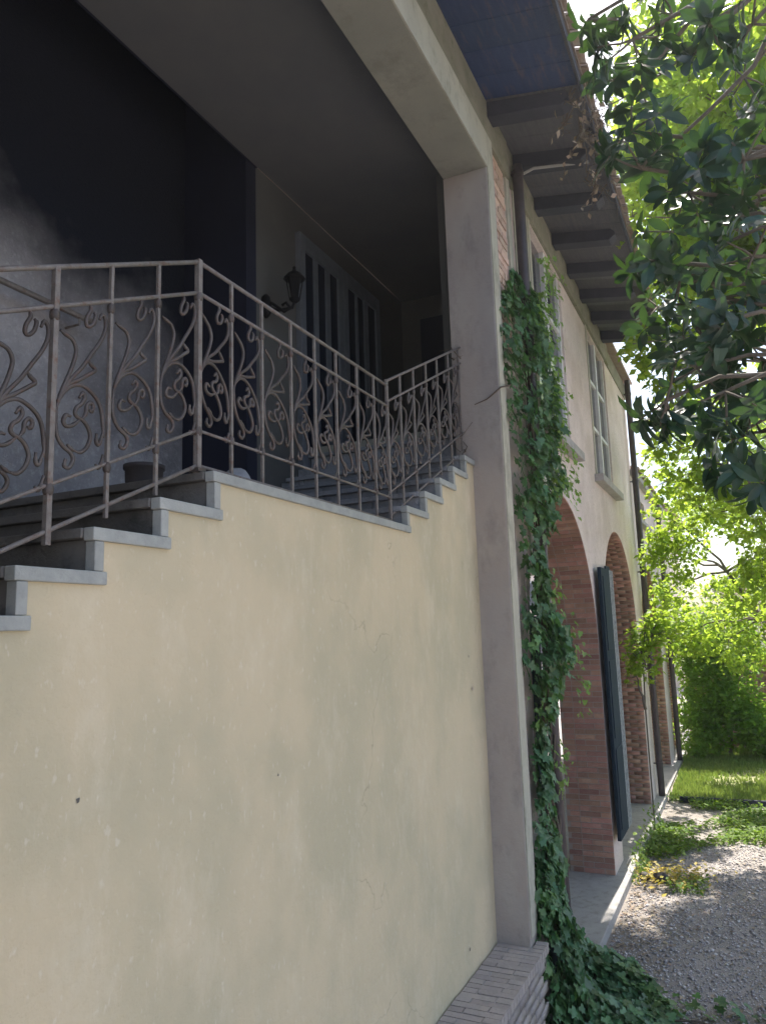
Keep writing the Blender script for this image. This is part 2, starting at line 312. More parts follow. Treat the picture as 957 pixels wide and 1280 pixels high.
# arch brickwork
BRK = B(-.5, .5, -.5, .5, -.5, .5).mesh('brick', 'brick')
def arch_bricks(arch, y0, y1, n_obj, label=None):
    c, r, zc = arch; h = .066
    m = MB(); N = 48; t = .012
    pts = [(c + r, 0.1)] + [(c + r * math.cos(math.pi * k / N), zc + r * math.sin(math.pi * k / N)) for k in range(N + 1)] + [(c - r, .1)]
    for (xa, za), (xb, zb_) in zip(pts, pts[1:]):
        def inn(x, z, d):
            if z <= zc: return (x - d if x > c else x + d, z)
            l_ = math.hypot(x - c, z - zc); return (x - (x - c) / l_ * d, z - (z - zc) / l_ * d)
        ia, ib = inn(xa, za, t), inn(xb, zb_, t); oa, ob = inn(xa, za, -.004), inn(xb, zb_, -.004)
        m.hexa([(oa[0], y0 + .004, oa[1]), (ia[0], y0 + .004, ia[1]), (ia[0], y1 + .01, ia[1]), (oa[0], y1 + .01, oa[1]),
                (ob[0], y0 + .004, ob[1]), (ib[0], y0 + .004, ib[1]), (ib[0], y1 + .01, ib[1]), (ob[0], y1 + .01, ob[1])])
    m.build('arch_lining', 'mortar', villa)
    mats = []; ncourse = int((zc - .1 + r * 2.3) / h)
    for k in range(ncourse):
        s_ = (k + .5) * h
        if s_ < zc - .1: pos = Vector((c + r, 0, .1 + s_)); nrm = Vector((-1, 0, 0)); tan = Vector((0, 0, 1))
        else:
            an = (s_ - (zc - .1)) / r; pos = Vector((c + r * math.cos(an), 0, zc + r * math.sin(an)))
            nrm = Vector((-math.cos(an), 0, -math.sin(an))); tan = Vector((-math.sin(an), 0, math.cos(an)))
        ys = y0 + .002
        segs = [.25, .13, .25] if k % 2 else [.125, .25, .13, .25]
        for q, L in enumerate(segs):
            a = ys; b = min(ys + L - .011, y1 + .008); ys += L
            if b - a < .04: continue
            pr = t + rnd(.004, .008)
            p = pos + nrm * (pr / 2); p.y = (a + b) / 2
            hh = h - .012 + rnd(-.002, .002)
            mats.append([[tan.x * hh, 0, nrm.x * pr, p.x], [0, b - a, 0, p.y], [tan.z * hh, 0, nrm.z * pr, p.z]])
    for a in mats[:n_obj]:
        o = bpy.data.objects.new('brick', BRK); COL.objects.link(o); o.parent = villa
        mm = Matrix((a[0], a[1], a[2], (0, 0, 0, 1))); mm.translation -= villa.location; o.matrix_local = mm
    if mats[n_obj:]:
        bx = B(-.5, .5, -.5, .5, -.5, .5); scatter('brickwork', bx.v, bx.f, mats[n_obj:], 'brick', villa)
arch_bricks(A1, 1.70, 2.23, 245)
arch_bricks(A2, 1.70, 2.23, 0)
arch_bricks(A3, 1.71, 2.20, 0)
# brick jamb at the far end of the wing
mats = []
for k in range(58):
    for q in range(2):
        L = .24; off = .12 if k % 2 else 0
        y = 1.72 + off + q * .25
        mats.append([[.012, 0, 0, 20.60], [0, .24, 0, y + .1], [0, 0, .055, .1 + (k + .5) * .066]])
bx = B(-.5, .5, -.5, .5, -.5, .5); scatter('brickwork', bx.v, bx.f, mats, 'brick', villa)
# loggia pillar, beam, cornice
pm = MB(); pm.box(5.86, 6.10, F0, 2.047, 0, 7.06); pm.build('loggia_pillar', 'pillar', villa, bevel=.006)
B(5.872, 6.04, 1.638, F0 - .001, .83, 7.06).build('pillar_facing', 'trim', villa)
B(.55, 1.2, F0, 2.047, 0, 7.06).build('loggia_pillar', 'trim', villa, bevel=.006)
B(-3, 6.10, F0 + .002, 2.047, 7.06, 7.40).build('loggia_beam', 'beam', villa, bevel=.005)
B(-3, 6.04, 1.638, F0 + .001, 7.062, 7.40).build('beam_facing', 'trim', villa)
B(-3, 6.66, 1.655, 2.05, 7.405, 7.80).build('upper_band', 'frieze', villa)
B(6.66, 12.75, 1.665, 2.05, 7.44, 7.80).build('upper_band', 'frieze', villa)
B(12.75, 14.92, 1.68, 2.05, 7.42, 7.72).build('upper_band', 'frieze', villa)
B(6.10, 6.57, 1.712, 2.05, 0, 7.405).build('set_back_wall', 'stucco', villa)
B(6.04, 6.12, 1.665, 1.71, .1, 7.405).build('pilaster_edge', 'trim', villa)
# bare brick strip between pillar and downpipe
for k in range(26):
    z = 5.62 + k * .07; off = (k % 2) * .11
    for q, (a, b) in enumerate(((6.16, 6.30 + off * .8), (6.315 + off * .8, 6.57))):
        o = put('brick', B(a, b - .008, 1.690 - rnd(0, .012), 1.712, z, z + .058).mesh('brick', 'pale_brick'), villa)
B(6.14, 6.59, 1.702, 1.7115, 5.5, 7.4).build('mortar_bed', 'mortar', villa)
B(6.62, 6.74, 1.676, 1.6995, 4.2, 7.43).build('plaster_strip', 'trim', villa)
B(6.90, 7.46, 1.688, 1.6995, 4.7, 7.43).build('plaster_panel', 'trim', villa)
# windows
for (x0, x1, z0, z1) in WINS:
    fr = MB(); fw = .065; y0, y1 = 1.725, 1.80
    fr.box(x0, x0 + fw, y0, y1, z0, z1).box(x1 - fw, x1, y0, y1, z0, z1).box(x0 + fw, x1 - fw, y0, y1, z1 - fw, z1).box(x0 + fw, x1 - fw, y0, y1, z0, z0 + fw)
    win = fr.build('window', 'white', villa, bevel=.004)
    cx = (x0 + x1) / 2; m = MB(); m.box(cx - .045, cx + .045, 1.715, 1.79, z0 + fw, z1 - fw)
    m.build('mullion', 'white', win)
    zs = [z0 + fw + (z1 - z0 - 2 * fw) * k / 3 for k in range(4)]
    for side in ((x0 + fw, cx - .05), (cx + .05, x1 - fw)):
        for k in (1, 2): B(side[0], side[1], 1.735, 1.775, zs[k] - .026, zs[k] + .026).build('glazing_bar', 'white', win)
        xm = (side[0] + side[1]) / 2
        for k in range(3):
            for (pa, pb) in (side,): B(pa, pb, 1.765, 1.771, zs[k] + .02, zs[k + 1] - .02).build('pane', 'winglass', win)
    B(x0 - .1, x1 + .1, 2.24, 2.30, z0 - .1, z1 + .1).build('dark_room_backing', 'glass', win)  # dark sheet stands in for the unlit room behind the window
    B(x0 - .19, x1 + .17, 1.575, 1.795, z0 - .11, z0 - .005).build('sill', 'concrete', villa, bevel=.008)
    B(x0 - .08, x0 - .002, 1.685, 1.6995, z0, z1 + .05).build('window_surround', 'trim', villa)
# eaves: boards, rafters, tiles
def eave_z(y): return 7.80 - (1.70 - y) * .18
RY = [.84, 1.72]
x = -3.0; k = 0
while x < 12.3:
    x1 = min(x + .31, 12.35)
    def ez(y, d): return eave_z(y) + d
    MB().hexa([(x + .004, .84, ez(.84, 0)), (x1 - .004, .84, ez(.84, 0)), (x1 - .004, 2.1, ez(2.1, 0)), (x + .004, 2.1, ez(2.1, 0)),
               (x + .004, .84, ez(.84, .03)), (x1 - .004, .84, ez(.84, .03)), (x1 - .004, 2.1, ez(2.1, .03)), (x + .004, 2.1, ez(2.1, .03))]).build('eave_board', 'wood' if x > 5.9 else 'bluecast', villa)
    x += .31
xr = 12.12
while xr > 5.9:
    prof = [(1.66, 0), (.98, 0), (.94, -.03), (.93, -.07), (1.0, -.135), (1.66, -.15)]
    m = MB(); n = len(prof); wd = .085
    for sx in (-wd, wd):
        for (yy, dz) in prof: m.v.append((xr + sx, yy, eave_z(yy) - .002 + dz))
    m.f = [tuple(range(n))[::-1], tuple(range(n, 2 * n))] + [(i, (i + 1) % n, (i + 1) % n + n, i + n) for i in range(n)]
    m.build('rafter', 'rafter', villa, bevel=.008)
    xr -= .86
B(-3, 12.4, .815, .84, 7.60, 7.70).build('fascia', 'rafter', villa)
MB().hexa([(-3, .80, 7.70), (12.45, .80, 7.70), (12.45, 5.6, 9.0), (-3, 5.6, 9.0), (-3, .80, 7.73), (12.45, .80, 7.73), (12.45, 5.6, 9.06), (-3, 5.6, 9.06)]).build('roof_slab', 'tile', villa)
MB().hexa([(12.46, 1.55, 7.74), (15.05, 1.55, 7.74), (15.05, 5.6, 9.0), (12.46, 5.6, 9.0), (12.46, 1.55, 7.79), (15.05, 1.55, 7.79), (15.05, 5.6, 9.06), (12.46, 5.6, 9.06)]).build('roof_slab', 'tile', villa)
MB().hexa([(14.95, 1.55, 6.03), (20.8, 1.55, 6.03), (20.8, 5.6, 7.2), (14.95, 5.6, 7.2), (14.95, 1.55, 6.08), (20.8, 1.55, 6.08), (20.8, 5.6, 7.25), (14.95, 5.6, 7.25)]).build('roof_slab', 'tile', villa)
def tile_mesh():
    m = MB(); n = 8
    for (y, r, z) in ((0, .085, 0), (.45, .07, .13)):
        for rr in (r, r - .016):
            for q in range(n + 1):
                a = math.pi * q / n; m.v.append((rr * math.cos(a), y, z + rr * math.sin(a) * .8))
    k = n + 1
    for q in range(n):
        m.f += [(q, q + 1, 2 * k + q + 1, 2 * k + q), (k + q + 1, k + q, 3 * k + q, 3 * k + q + 1), (q + 1, q, k + q, k + q + 1)]
    return m.mesh('roof_tile', 'tile', True)
TM = tile_mesh()
x = 2.2
while x < 12.4:
    for row in range(2):
        o = put('roof_tile', TM, villa); o.location = Vector((x + rnd(-.01, .01), .76 + row * .38 + rnd(-.015, .015), 7.735 + row * .115)) - villa.location
        o.rotation_euler = (0, rnd(-.05, .05), rnd(-.03, .03))
    x += .2
# pipes
def pipe(x, z0, z1, r, y=1.60):
    o = MB().tube([(x, y, z0), (x, y, z0 + .15), (x, y, z1 - .1), (x, y, z1)], r, 12).build('downpipe', 'pipe', villa, smooth=True)
    z = z0 + .6
    while z < z1: MB().tube([(x, y, z - .02), (x, y, z + .02)], r + .008, 12).box(x - .01, x + .01, y, 1.705, z - .01, z + .01).build('pipe_bracket', 'pipe', o); z += 1.7
pipe(6.80, .12, 7.6, .052); pipe(14.66, .05, 7.72, .055); pipe(18.72, .05, 5.95, .055)
MB().tube([(6.82, 1.6, 7.5), (6.85, 1.45, 7.56), (7.0, .95, 7.56)], .014, 6).build('gutter_stay', 'concrete', villa)
# open gate leaf folded flat against the pier
leaf = B(9.95, 10.62, 1.60, 1.645, .5, 3.84).build('door_leaf', 'shutter', villa, bevel=.005)
for z in (.62, 1.7, 2.78): B(10.03, 10.54, 1.588, 1.5995, z, z + .95).build('door_panel', 'shutter', leaf, bevel=.004)
lm = MB()
for k in range(34):
    z = .52 + k * .098; lm.box(10.64, 10.92, 1.606, 1.622, z, z + .03)
lm.box(10.63, 10.66, 1.60, 1.63, .5, 3.84).box(10.90, 10.93, 1.60, 1.63, .5, 3.84)
for k in range(4): lm.box(10.70 + k * .05, 10.712 + k * .05, 1.60, 1.606, .5, 3.84)
lm.build('leaf_grille', 'lattice', villa)
B(10.62, 10.95, 1.64, 1.66, .45, 3.9).build('door_leaf', 'shutter', villa)
MB().box(6.62, 6.95, 1.705, 1.74, .1, 3.2).build('door_leaf', 'shutter', villa)
# inner porch
B(6.1, 20.6, 5.3, 5.6, 0, 7.4).build('rear_wall', 'cream', villa)
B(6.1, 14.9, 2.24, 5.3, 4.66, 4.86).build('porch_ceiling', 'beam', villa)
B(15.0, 20.6, 2.24, 5.3, 4.5, 4.7).build('porch_ceiling', 'beam', villa)
B(6.1, 6.25, 2.24, 5.3, .1, 4.6).build('porch_end_wall', 'cream', villa)
# loggia interior
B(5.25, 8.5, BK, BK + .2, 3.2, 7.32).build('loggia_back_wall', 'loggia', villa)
B(5.10, 5.25, BK, 4.5, 3.2, 8.1).build('recess_side_wall', 'deepshade', villa)
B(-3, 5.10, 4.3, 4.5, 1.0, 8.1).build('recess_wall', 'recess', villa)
B(-3, 5.25, BK - .02, BK, 7.30, 8.1).build('recess_lintel', 'deepshade', villa)
B(-3.2, -3, 1.65, 4.5, 0, 8.2).build('loggia_end_wall', 'cream', villa)
B(-3, 5.25, BK - .01, 4.3, 8.1, 8.25).build('recess_ceiling', 'deepshade', villa)
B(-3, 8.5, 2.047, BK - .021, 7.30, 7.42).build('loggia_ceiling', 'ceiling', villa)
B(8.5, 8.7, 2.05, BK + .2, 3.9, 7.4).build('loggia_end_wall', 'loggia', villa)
B(8.46, 8.495, 2.3, 3.35, 4.62, 7.0).build('end_shade_panel', 'deepshade', villa, bevel=.004)  # dark panel added where the end wall lies in shade
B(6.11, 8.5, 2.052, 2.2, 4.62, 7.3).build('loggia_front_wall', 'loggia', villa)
B(5.92, 8.5, 2.06, BK, 4.5, 4.62).build('loggia_floor', 'riser2', villa)
ys = 2.07
while ys < BK - .1:
    L = rnd(.25, .42); ye = min(ys + L, BK - .07); B(6.02 + rnd(0, .004), 6.5, ys, ye - .006, 4.622, 4.735).build('riser', 'riser2', villa, bevel=.003); ys = ye
B(5.99, 8.5, 2.06, BK - .065, 4.737, 4.77).build('loggia_floor', 'riser2', villa, bevel=.003)
for (xs_) in (((6.01, 6.19), (6.27, 6.43), (6.52, 6.69)), ((6.91, 7.10), (7.15, 7.31), (7.41, 7.61))):
    a, b = xs_[0][0] - .10, xs_[-1][1] + .10; m = MB(); yy0, yy1 = BK - .06, BK - .002; ztop, zb = 6.84, 4.75
    m.box(a, xs_[0][0], yy0, yy1, 4.62, ztop + .16).box(xs_[-1][1], b, yy0, yy1, 4.62, ztop + .16)
    m.box(xs_[0][0], xs_[-1][1], yy0, yy1, ztop, ztop + .16).box(xs_[0][0], xs_[-1][1], yy0, yy1, 4.62, zb)
    d = m.build('french_door', 'doorframe', villa, bevel=.004)
    for q in range(2): B(xs_[q][1], xs_[q + 1][0], yy0 + .01, yy1, zb, ztop).build('door_stile', 'doorframe', d)
    for (p, q) in xs_: B(p, q, BK - .035, BK - .025, zb, ztop).build('pane', 'glass', d)
# wall handrail in recess
hr = MB().tube([(1.2, 4.16, 5.44), (3.94, 4.16, 5.44)], .022, 8); 
hro = hr.build('wall_handrail', 'iron', villa)
for xx in (1.8, 2.8, 3.8): MB().tube([(xx, 4.16, 5.44), (xx, 4.16, 5.38), (xx, 4.30, 5.38)], .01, 6).build('bracket', 'iron', hro)
# ------------------------------------------------------------------ staircase
st = thing('staircase', (3.4, 2.7, 0), 'outside staircase with cream plastered side wall and grey marble edged steps', 'staircase')
LX = [2.43, 2.12, 1.81, 1.52, 1.22]; LZ = [3.77, 3.615, 3.47, 3.325, 3.18]
for k in range(8): LX.append(LX[-1] - .30); LZ.append(LZ[-1] - .148)
RX = [4.40, 4.72, 5.02, 5.31, 5.60, 5.90]; RZ = [3.90, 4.045, 4.19, 4.33, 4.475, 4.62]
TH = .044
steps = []  # (x0, x1, z) treads, in ascending order
for i in range(len(LX) - 1, 0, -1): steps.append((LX[i], LX[i - 1], LZ[i], LZ[i] - .148 if i == len(LX) - 1 else LZ[i + 1]))
steps.append((2.43, 4.40, 3.77, LZ[1]))
for i in range(5): steps.append((RX[i], RX[i + 1], RZ[i], ([3.77] + RZ)[i]))
wl = MB(); wr = MB()
for (x0, x1, z, zl) in steps:
    last = x1 > 5.85
    a, b = x0 + .045, (5.86 if last else x1 + .045)
    (wl if x1 <= 4.45 else wr).box(a, b, W0 if x1 <= 4.45 else W0 + .006, W0 + .16, 0, z - TH)
wl.build('side_wall', 'cream', st); wr.build('side_wall', 'cream', st)
for (x0, x1, z, zl) in steps:
    right = x0 > 4.3; last = x1 > 5.85
    m2 = 'riser2' if right else 'riser'
    e = 5.858 if last else x1 + .062
    if last: B(x0 - .002, e, W0 - .016, W0 + .03, z - TH, z).build('edge_strip', 'marble', st, bevel=.004)
    else: B(x0 - .002, e, W0 - .016, W0 + .03, z - TH, z).build('edge_strip', 'marble', st, bevel=.004)
    B(x0 + .008, x0 + .048, W0 - .013, W0 + .03, zl + .001, z - TH - .001).build('edge_riser', 'marble', st, bevel=.003)
    yb = 4.29 if x0 < 5.0 else BK - .002
    B(x0 - .012, (5.92 if last else x1 + .03), W0 + .031, (2.04 if last else yb) if not last else BK - .07, z - .035, z - .001).build('tread', m2, st, bevel=.004)
    # risers as separate slabs
    ys = W0 + .031; kk = 0
    while ys < yb - .05:
        L = rnd(.5, .8) if not right else rnd(.22, .42); ye = min(ys + L, yb)
        B(x0 + .016 + rnd(0, .004), x0 + .045, ys, ye - .006, zl, z - .036).build('riser', m2, st, bevel=.003); ys = ye
for (x, z, r) in ((1.79, 2.62, .010), (5.56, 2.66, .016), (5.50, 2.90, .012), (2.9, 2.5, .007), (5.24, .95, .012)):
    m = MB(); n = 9; m.v.append((x, W0 - .0035, z))
    for q in range(n): a = 6.283 * q / n; m.v.append((x + r * rnd(.5, 1.2) * math.cos(a), W0 - .0025, z + r * rnd(.6, 1.3) * math.sin(a)))
    m.f = [(0, 1 + (q + 1) % n, 1 + q) for q in range(n)]; m.build('plaster_chip', 'mortar' if r > .014 else 'riser', st)
# ------------------------------------------------------------------ railing
rail = thing('stair_railing', (3.4, 1.97, 3.77), 'wrought iron railing with scrolls running along the stair landing and both flights', 'railing')
RYC = 1.97; SL = .478
def rz(x):   # walking line height of the rail base
    if x < 2.43: return 3.80 - (2.43 - x) * SL
    if x > 4.33: return 3.83 + (x - 4.33) * .49
    return 3.80
H1, H2, H3 = .895, .755, .15
def bar(name, x0, x1, dh, r, n=8, f=None):
    z0, z1 = (f or rz)(x0 + 1e-4) + dh, (f or rz)(x1 - 1e-4) + dh
    MB().tube([(x0, RYC, z0), (x1, RYC, z1)], r, n).build(name, 'iron', rail, smooth=True)
LP = [2.43 - .245 * k for k in range(1, 7)]
CP = [2.66, 2.90, 3.16, 3.40, 3.64, 3.90, 4.13]; RP = [4.55, 4.79, 5.04, 5.28, 5.54, 5.80]
zl = lambda x: 3.80 - (2.43 - x) * SL
zr = lambda x: 3.83 + (x - 4.33) * .49
for f, x0, x1 in ((zl, .75, 2.43), (lambda x: 3.80, 2.43, 4.33), (zr, 4.33, 5.86)):
    for dh, r in ((H1, .0095), (H2, .0085), (H3, .0068), (0, .008)):
        o = MB().tube([(x0, RYC, f(x0) + dh), (x1, RYC, f(x1) + dh)], r, 8).build('rail', 'iron', rail, smooth=True)
def post(x, z0, z1, w_, big=False):
    m = MB(); m.box(x - w_, x + w_, RYC - w_, RYC + w_, z0, z1)
    o = m.build('post', 'iron', rail, bevel=.002)
    for zz in (z0 + .18, z1 - .17): MB().lathe((x, RYC, zz), [(w_ + .001, -.02), (w_ + .006, -.011), (w_ + .007, 0), (w_ + .006, .011), (w_ + .001, .02)], 8).build('collar', 'scroll', o, smooth=True)
for x in LP: post(x, zl(x) - .045, zl(x) + H1, .0105 if abs(x - 1.695) < .01 else .0072)
post(2.43, 3.765, 3.80 + H1 + .01, .0125, True)
MB().box(2.405, 2.455, 1.945, 1.995, 3.771, 3.787).build('post_foot', 'scroll', rail)
for x in CP: post(x, 3.775, 3.80 + H1, .0072)
post(4.33, 3.772, 3.83 + H1 + .01, .0095, True)
for x in RP: post(x, zr(x) - .03, zr(x) + H1, .0072)
SC = [  # (u, v) polylines inside one bay, v from the lower bar to the second rail
    [(.60, 1.0), (.64, .96), (.57, .92), (.55, .88), (.60, .855), (.70, .875), (.74, .92), (.70, .94)],
    [(.06, .86), (.16, .83), (.30, .79), (.37, .73), (.34, .67), (.26, .60), (.13, .51), (.05, .43)],
    [(.05, .43), (.12, .50), (.28, .56), (.50, .62), (.68, .69), (.86, .76), (.95, .83), (.94, .89), (.87, .92), (.82, .89)],
    [(.05, .45), (.22, .53), (.42, .545), (.66, .57), (.76, .585), (.68, .62), (.62, .65)],
    [(.06, .44), (.14, .49), (.30, .52), (.50, .51), (.71, .45), (.87, .37), (.94, .27), (.96, .16)],
    [(.05, .44), (.03, .34), (.07, .26), (.18, .19), (.33, .135), (.38, .09), (.30, .055), (.22, .075), (.24, .11)],
    [(.46, .44), (.53, .465), (.57, .43), (.50, .40), (.42, .39), (.39, .36), (.44, .33), (.55, .30), (.65, .25), (.70, .19), (.64, .14), (.52, .12), (.40, .14)],
    [(.53, .31), (.60, .34), (.61, .38), (.68, .395), (.74, .37), (.71, .34), (.66, .355)],
    [(.50, .315), (.35, .29), (.22, .30), (.17, .33), (.22, .36), (.31, .345)],
    [(.96, .20), (.88, .13), (.82, .15), (.82, .20)],
    [(.97, .06), (.89, -.01), (.82, .02)],
    [(.40, .14), (.33, .16), (.26, .19)],
]
def spline(p, n=4):
    out = []
    for i in range(len(p) - 1):
        a = p[max(i - 1, 0)]; b = p[i]; c = p[i + 1]; d = p[min(i + 2, len(p) - 1)]
        for k in range(n):
            t = k / n
            out.append(tuple(.5 * (2 * b[j] + (c[j] - a[j]) * t + (2 * a[j] - 5 * b[j] + 4 * c[j] - d[j]) * t * t + (3 * b[j] - a[j] - 3 * c[j] + d[j]) * t ** 3) for j in (0, 1)))
    out.append(p[-1]); return out
def bay(x0, x1, f, w0=.012):
    m = MB(); a, b = x0 + w0, x1 - w0
    for i, pl in enumerate(SC):
        q = spline(pl); n = len(q); pts = []; rr = []
        for k, (u, v) in enumerate(q):
            x = a + (b - a) * u; pts.append((x, RYC, f(x) + H3 + (H2 - H3) * v)); rr.append(.0076 if 2 < k < n - 3 else .0052)
        m.tube(pts, rr, 5)
    m.build('scrollwork', 'scroll', rail, smooth=True)
pl = [LP[5], LP[4], LP[3], LP[2], LP[1], LP[0], 2.43]
for a, b in zip(pl, pl[1:]): bay(a, b, zl)
pc = [2.43] + CP + [4.33]
for a, b in zip(pc, pc[1:]): bay(a, b, lambda x: 3.80)
pr_ = [4.33] + RP
for a, b in zip(pr_, pr_[1:]): bay(a, b, zr)
# ------------------------------------------------------------------ bench
bench = thing('brick_bench', (3, 1.75, 0), 'low brick topped bench built against the foot of the cream stair wall', 'bench')
B(-2, 5.90, 1.59, 1.895, 0, .694).build('bench_base', 'mortar', bench)
BP = B(-.5, .5, -.5, .5, -.5, .5).mesh('brick', 'paver')
x = 5.99; k = 0
while x > .8:
    w_ = .068 + rnd(-.003, .003)
    cuts = ((1.548, 1.79), (1.80, 1.896)) if k % 2 else ((1.548, 1.645), (1.655, 1.896))
    for (a, b) in cuts:
        if x - w_ / 2 > 5.82 and b > 1.64: b = 1.634
        if b - a < .03: continue
        o = bpy.data.objects.new('brick', BP); COL.objects.link(o); o.parent = bench; dz = rnd(0, .007)
        o.scale = (w_ - .008, b - a, .065); o.location = Vector((x - w_ / 2, (a + b) / 2, .737 + dz)) - bench.location
        o.rotation_euler = (rnd(-.01, .01), rnd(-.02, .02), rnd(-.01, .01))
    x -= w_; k += 1
B(-2, 5.90, 1.58, 1.895, .695, .766).build('mortar_bed', 'concrete', bench)
mats = []
for row in range(9):
    x = 5.98 - (row % 2) * .12
    while x > .9:
        mats.append([[.238, 0, 0, x - .12], [0, .02, 0, 1.583 - rnd(0, .006)], [0, 0, .062, .04 + row * .074]]); x -= .25
scatter('brick_face', bx.v, bx.f, mats, 'paver', bench)
# ------------------------------------------------------------------ wall lantern
ln = thing('wall_lantern', (5.38, BK, 6.0), 'black wrought iron lantern on a curled wall bracket beside the loggia doors', 'wall lamp')
MB().lathe((5.36, 3.59, 6.02), [(.015, -.12), (.045, -.08), (.05, 0), (.04, .07), (.015, .10)], 10).build('back_plate', 'lamp', ln, smooth=True)
MB().tube([(5.36, 3.58, 6.06), (5.37, 3.50, 6.00), (5.39, 3.42, 5.93), (5.43, 3.38, 5.97), (5.42, 3.42, 6.03), (5.40, 3.45, 6.0)], .014, 6).tube([(5.36, 3.58, 6.0), (5.40, 3.48, 5.96), (5.46, 3.38, 5.99), (5.47, 3.36, 6.05)], .014, 6).build('bracket', 'lamp', ln, smooth=True)
cxl, cyl, czl = 5.47, 3.36, 6.17
m = MB()
for q in range(6):
    a0 = math.pi * 2 * q / 6
    m.tube([(cxl + .045 * math.cos(a0), cyl + .045 * math.sin(a0), czl - .10), (cxl + .075 * math.cos(a0), cyl + .075 * math.sin(a0), czl + .09)], .007, 4)
m.build('cage', 'lamp', ln)
MB().lathe((cxl, cyl, czl), [(.030, -.098), (.055, .085)], 6).build('lamp_glass', 'lamp', ln)
MB().lathe((cxl, cyl, czl), [(.10, .09), (.092, .10), (.06, .14), (.024, .16), (.012, .19), (.016, .20), (.004, .215)], 12).build('lamp_cap', 'lamp', ln, smooth=True)
MB().lathe((cxl, cyl, czl), [(.014, -.14), (.05, -.11), (.052, -.098)], 10).build('lamp_base', 'lamp', ln, smooth=True)
# things on the landing
pt = thing('flower_pot', (2.75, 2.55, 3.77), 'dark round pot standing on the landing behind the railing', 'pot')
MB().lathe((2.75, 2.55, 3.77), [(.06, 0), (.075, .02), (.088, .08), (.09, .135), (.098, .14), (.098, .16), (.085, .16), (.08, .14)], 18).build('bowl', 'pot', pt, smooth=True)
MB().lathe((2.75, 2.55, 3.89), [(.08, 0), (.06, .02), (.02, .03)], 12).build('soil', 'riser', pt, smooth=True)
def rock(name, c, r, m, seed, sq=(1, 1, .7), parent=None, lab=None, cat=None, group=None):
    import bmesh
    bm = bmesh.new(); bmesh.ops.create_icosphere(bm, subdivisions=3, radius=1); rs = random.Random(seed)
    ph = [(Vector((rs.uniform(-1, 1), rs.uniform(-1, 1), rs.uniform(-1, 1))).normalized(), rs.uniform(.6, .92)) for _ in range(9)]
    for v in bm.verts:
        k = 1.0
        for n_, d in ph:
            t = v.co.dot(n_)
            if t > d: k = min(k, d / t)
        v.co = Vector((v.co.x * sq[0], v.co.y * sq[1], v.co.z * sq[2])) * r * k * (1 + rs.uniform(-.02, .02))
    me = bpy.data.meshes.new(name); bm.to_mesh(me); bm.free(); me.materials.append(M[m]); me.shade_smooth()
    o = put(name, me, parent); o.location = c if parent is None else Vector(c) - parent.location
    if lab: tag(o, lab, cat, group)
    return o
rock('rock', (2.92, 2.12, 3.83), .078, 'bag', 3, (1, .9, .95), lab='pale grey stone lying on the landing behind the railing', cat='rock')
rock('round_stone', (10.27, 1.40, .04), .075, 'pot', 5, lab='dark round stone in yellow leaves, the one nearer the gate leaf', cat='stone', group='dark round stones')
rock('round_stone', (10.25, 1.22, .045), .095, 'pot', 6, lab='larger dark round stone in yellow leaves, farther from the wall', cat='stone', group='dark round stones')
# ------------------------------------------------------------------ garden wall, kerb, far buildings
gw = thing('garden_wall', (21.1, -5, 0), 'red brick garden wall behind the hedge at the end of the lawn', 'wall')
B(21.0, 21.25, -14, 1.5, 0, 2.35).build('wall_core', 'mortar', gw)
mats = []
for row in range(31):
    y = 1.5 - (row % 2) * .13
    while y > -10: mats.append([[.02, 0, 0, 20.995], [0, .245, 0, y - .12], [0, 0, .062, .04 + row * .075]]); y -= .26
scatter('brickwork', bx.v, bx.f, mats, 'brick', gw)
B(20.95, 21.3, -14, 1.52, 2.35, 2.42).build('coping', 'tile', gw)
kb = thing('lawn_edging', (14.68, -2, 0), 'dark timber edging along the near side of the lawn', 'edging')
y = 1.32
while y > -8:
    L = rnd(.85, 1.1); B(14.66 + rnd(0, .02), 14.73, y - L + .012, y, -.02, .10 + rnd(-.01, .01)).build('edging_board', 'rafter', kb, bevel=.006); y -= L
fb = thing('far_house', (42, 3.5, 0), 'pale peach house with low tiled roof beyond the garden trees', 'building')
B(40, 47, 3.1, 12, 0, 8.7).build('wall', 'peach', fb)
MB().hexa([(39.4, 2.6, 8.7), (47.6, 2.6, 8.7), (47.6, 12.6, 8.7), (39.4, 12.6, 8.7), (42.5, 5, 10.4), (44.5, 5, 10.4), (44.5, 9, 10.4), (42.5, 9, 10.4)]).build('roof', 'tile', fb)
for yy in (4.4, 7.2, 10.0):
    for zz in (1.2, 4.0, 6.6):
        f_ = MB().box(39.93, 40.02, yy - .5, yy + .5, zz, zz + 1.5).build('window', 'white', fb); B(39.90, 39.925, yy - .42, yy + .42, zz + .08, zz + 1.42).build('pane', 'winglass', f_)
sh = thing('far_shed', (38, -1, 0), 'low pale outbuilding with grey pitched roof seen between the trees', 'building')
B(37, 41, -3.2, .9, 0, 4.5).build('wall', 'peach', sh)
MB().hexa([(36.7, -3.5, 4.5), (41.3, -3.5, 4.5), (41.3, 1.2, 4.5), (36.7, 1.2, 4.5), (36.7, -2.1, 5.7), (41.3, -2.1, 5.7), (41.3, -.2, 5.7), (36.7, -.2, 5.7)]).build('roof', 'slate', sh)
B(36.93, 37.02, -1.8, -.8, 1.5, 3.0).build('window', 'white', sh)
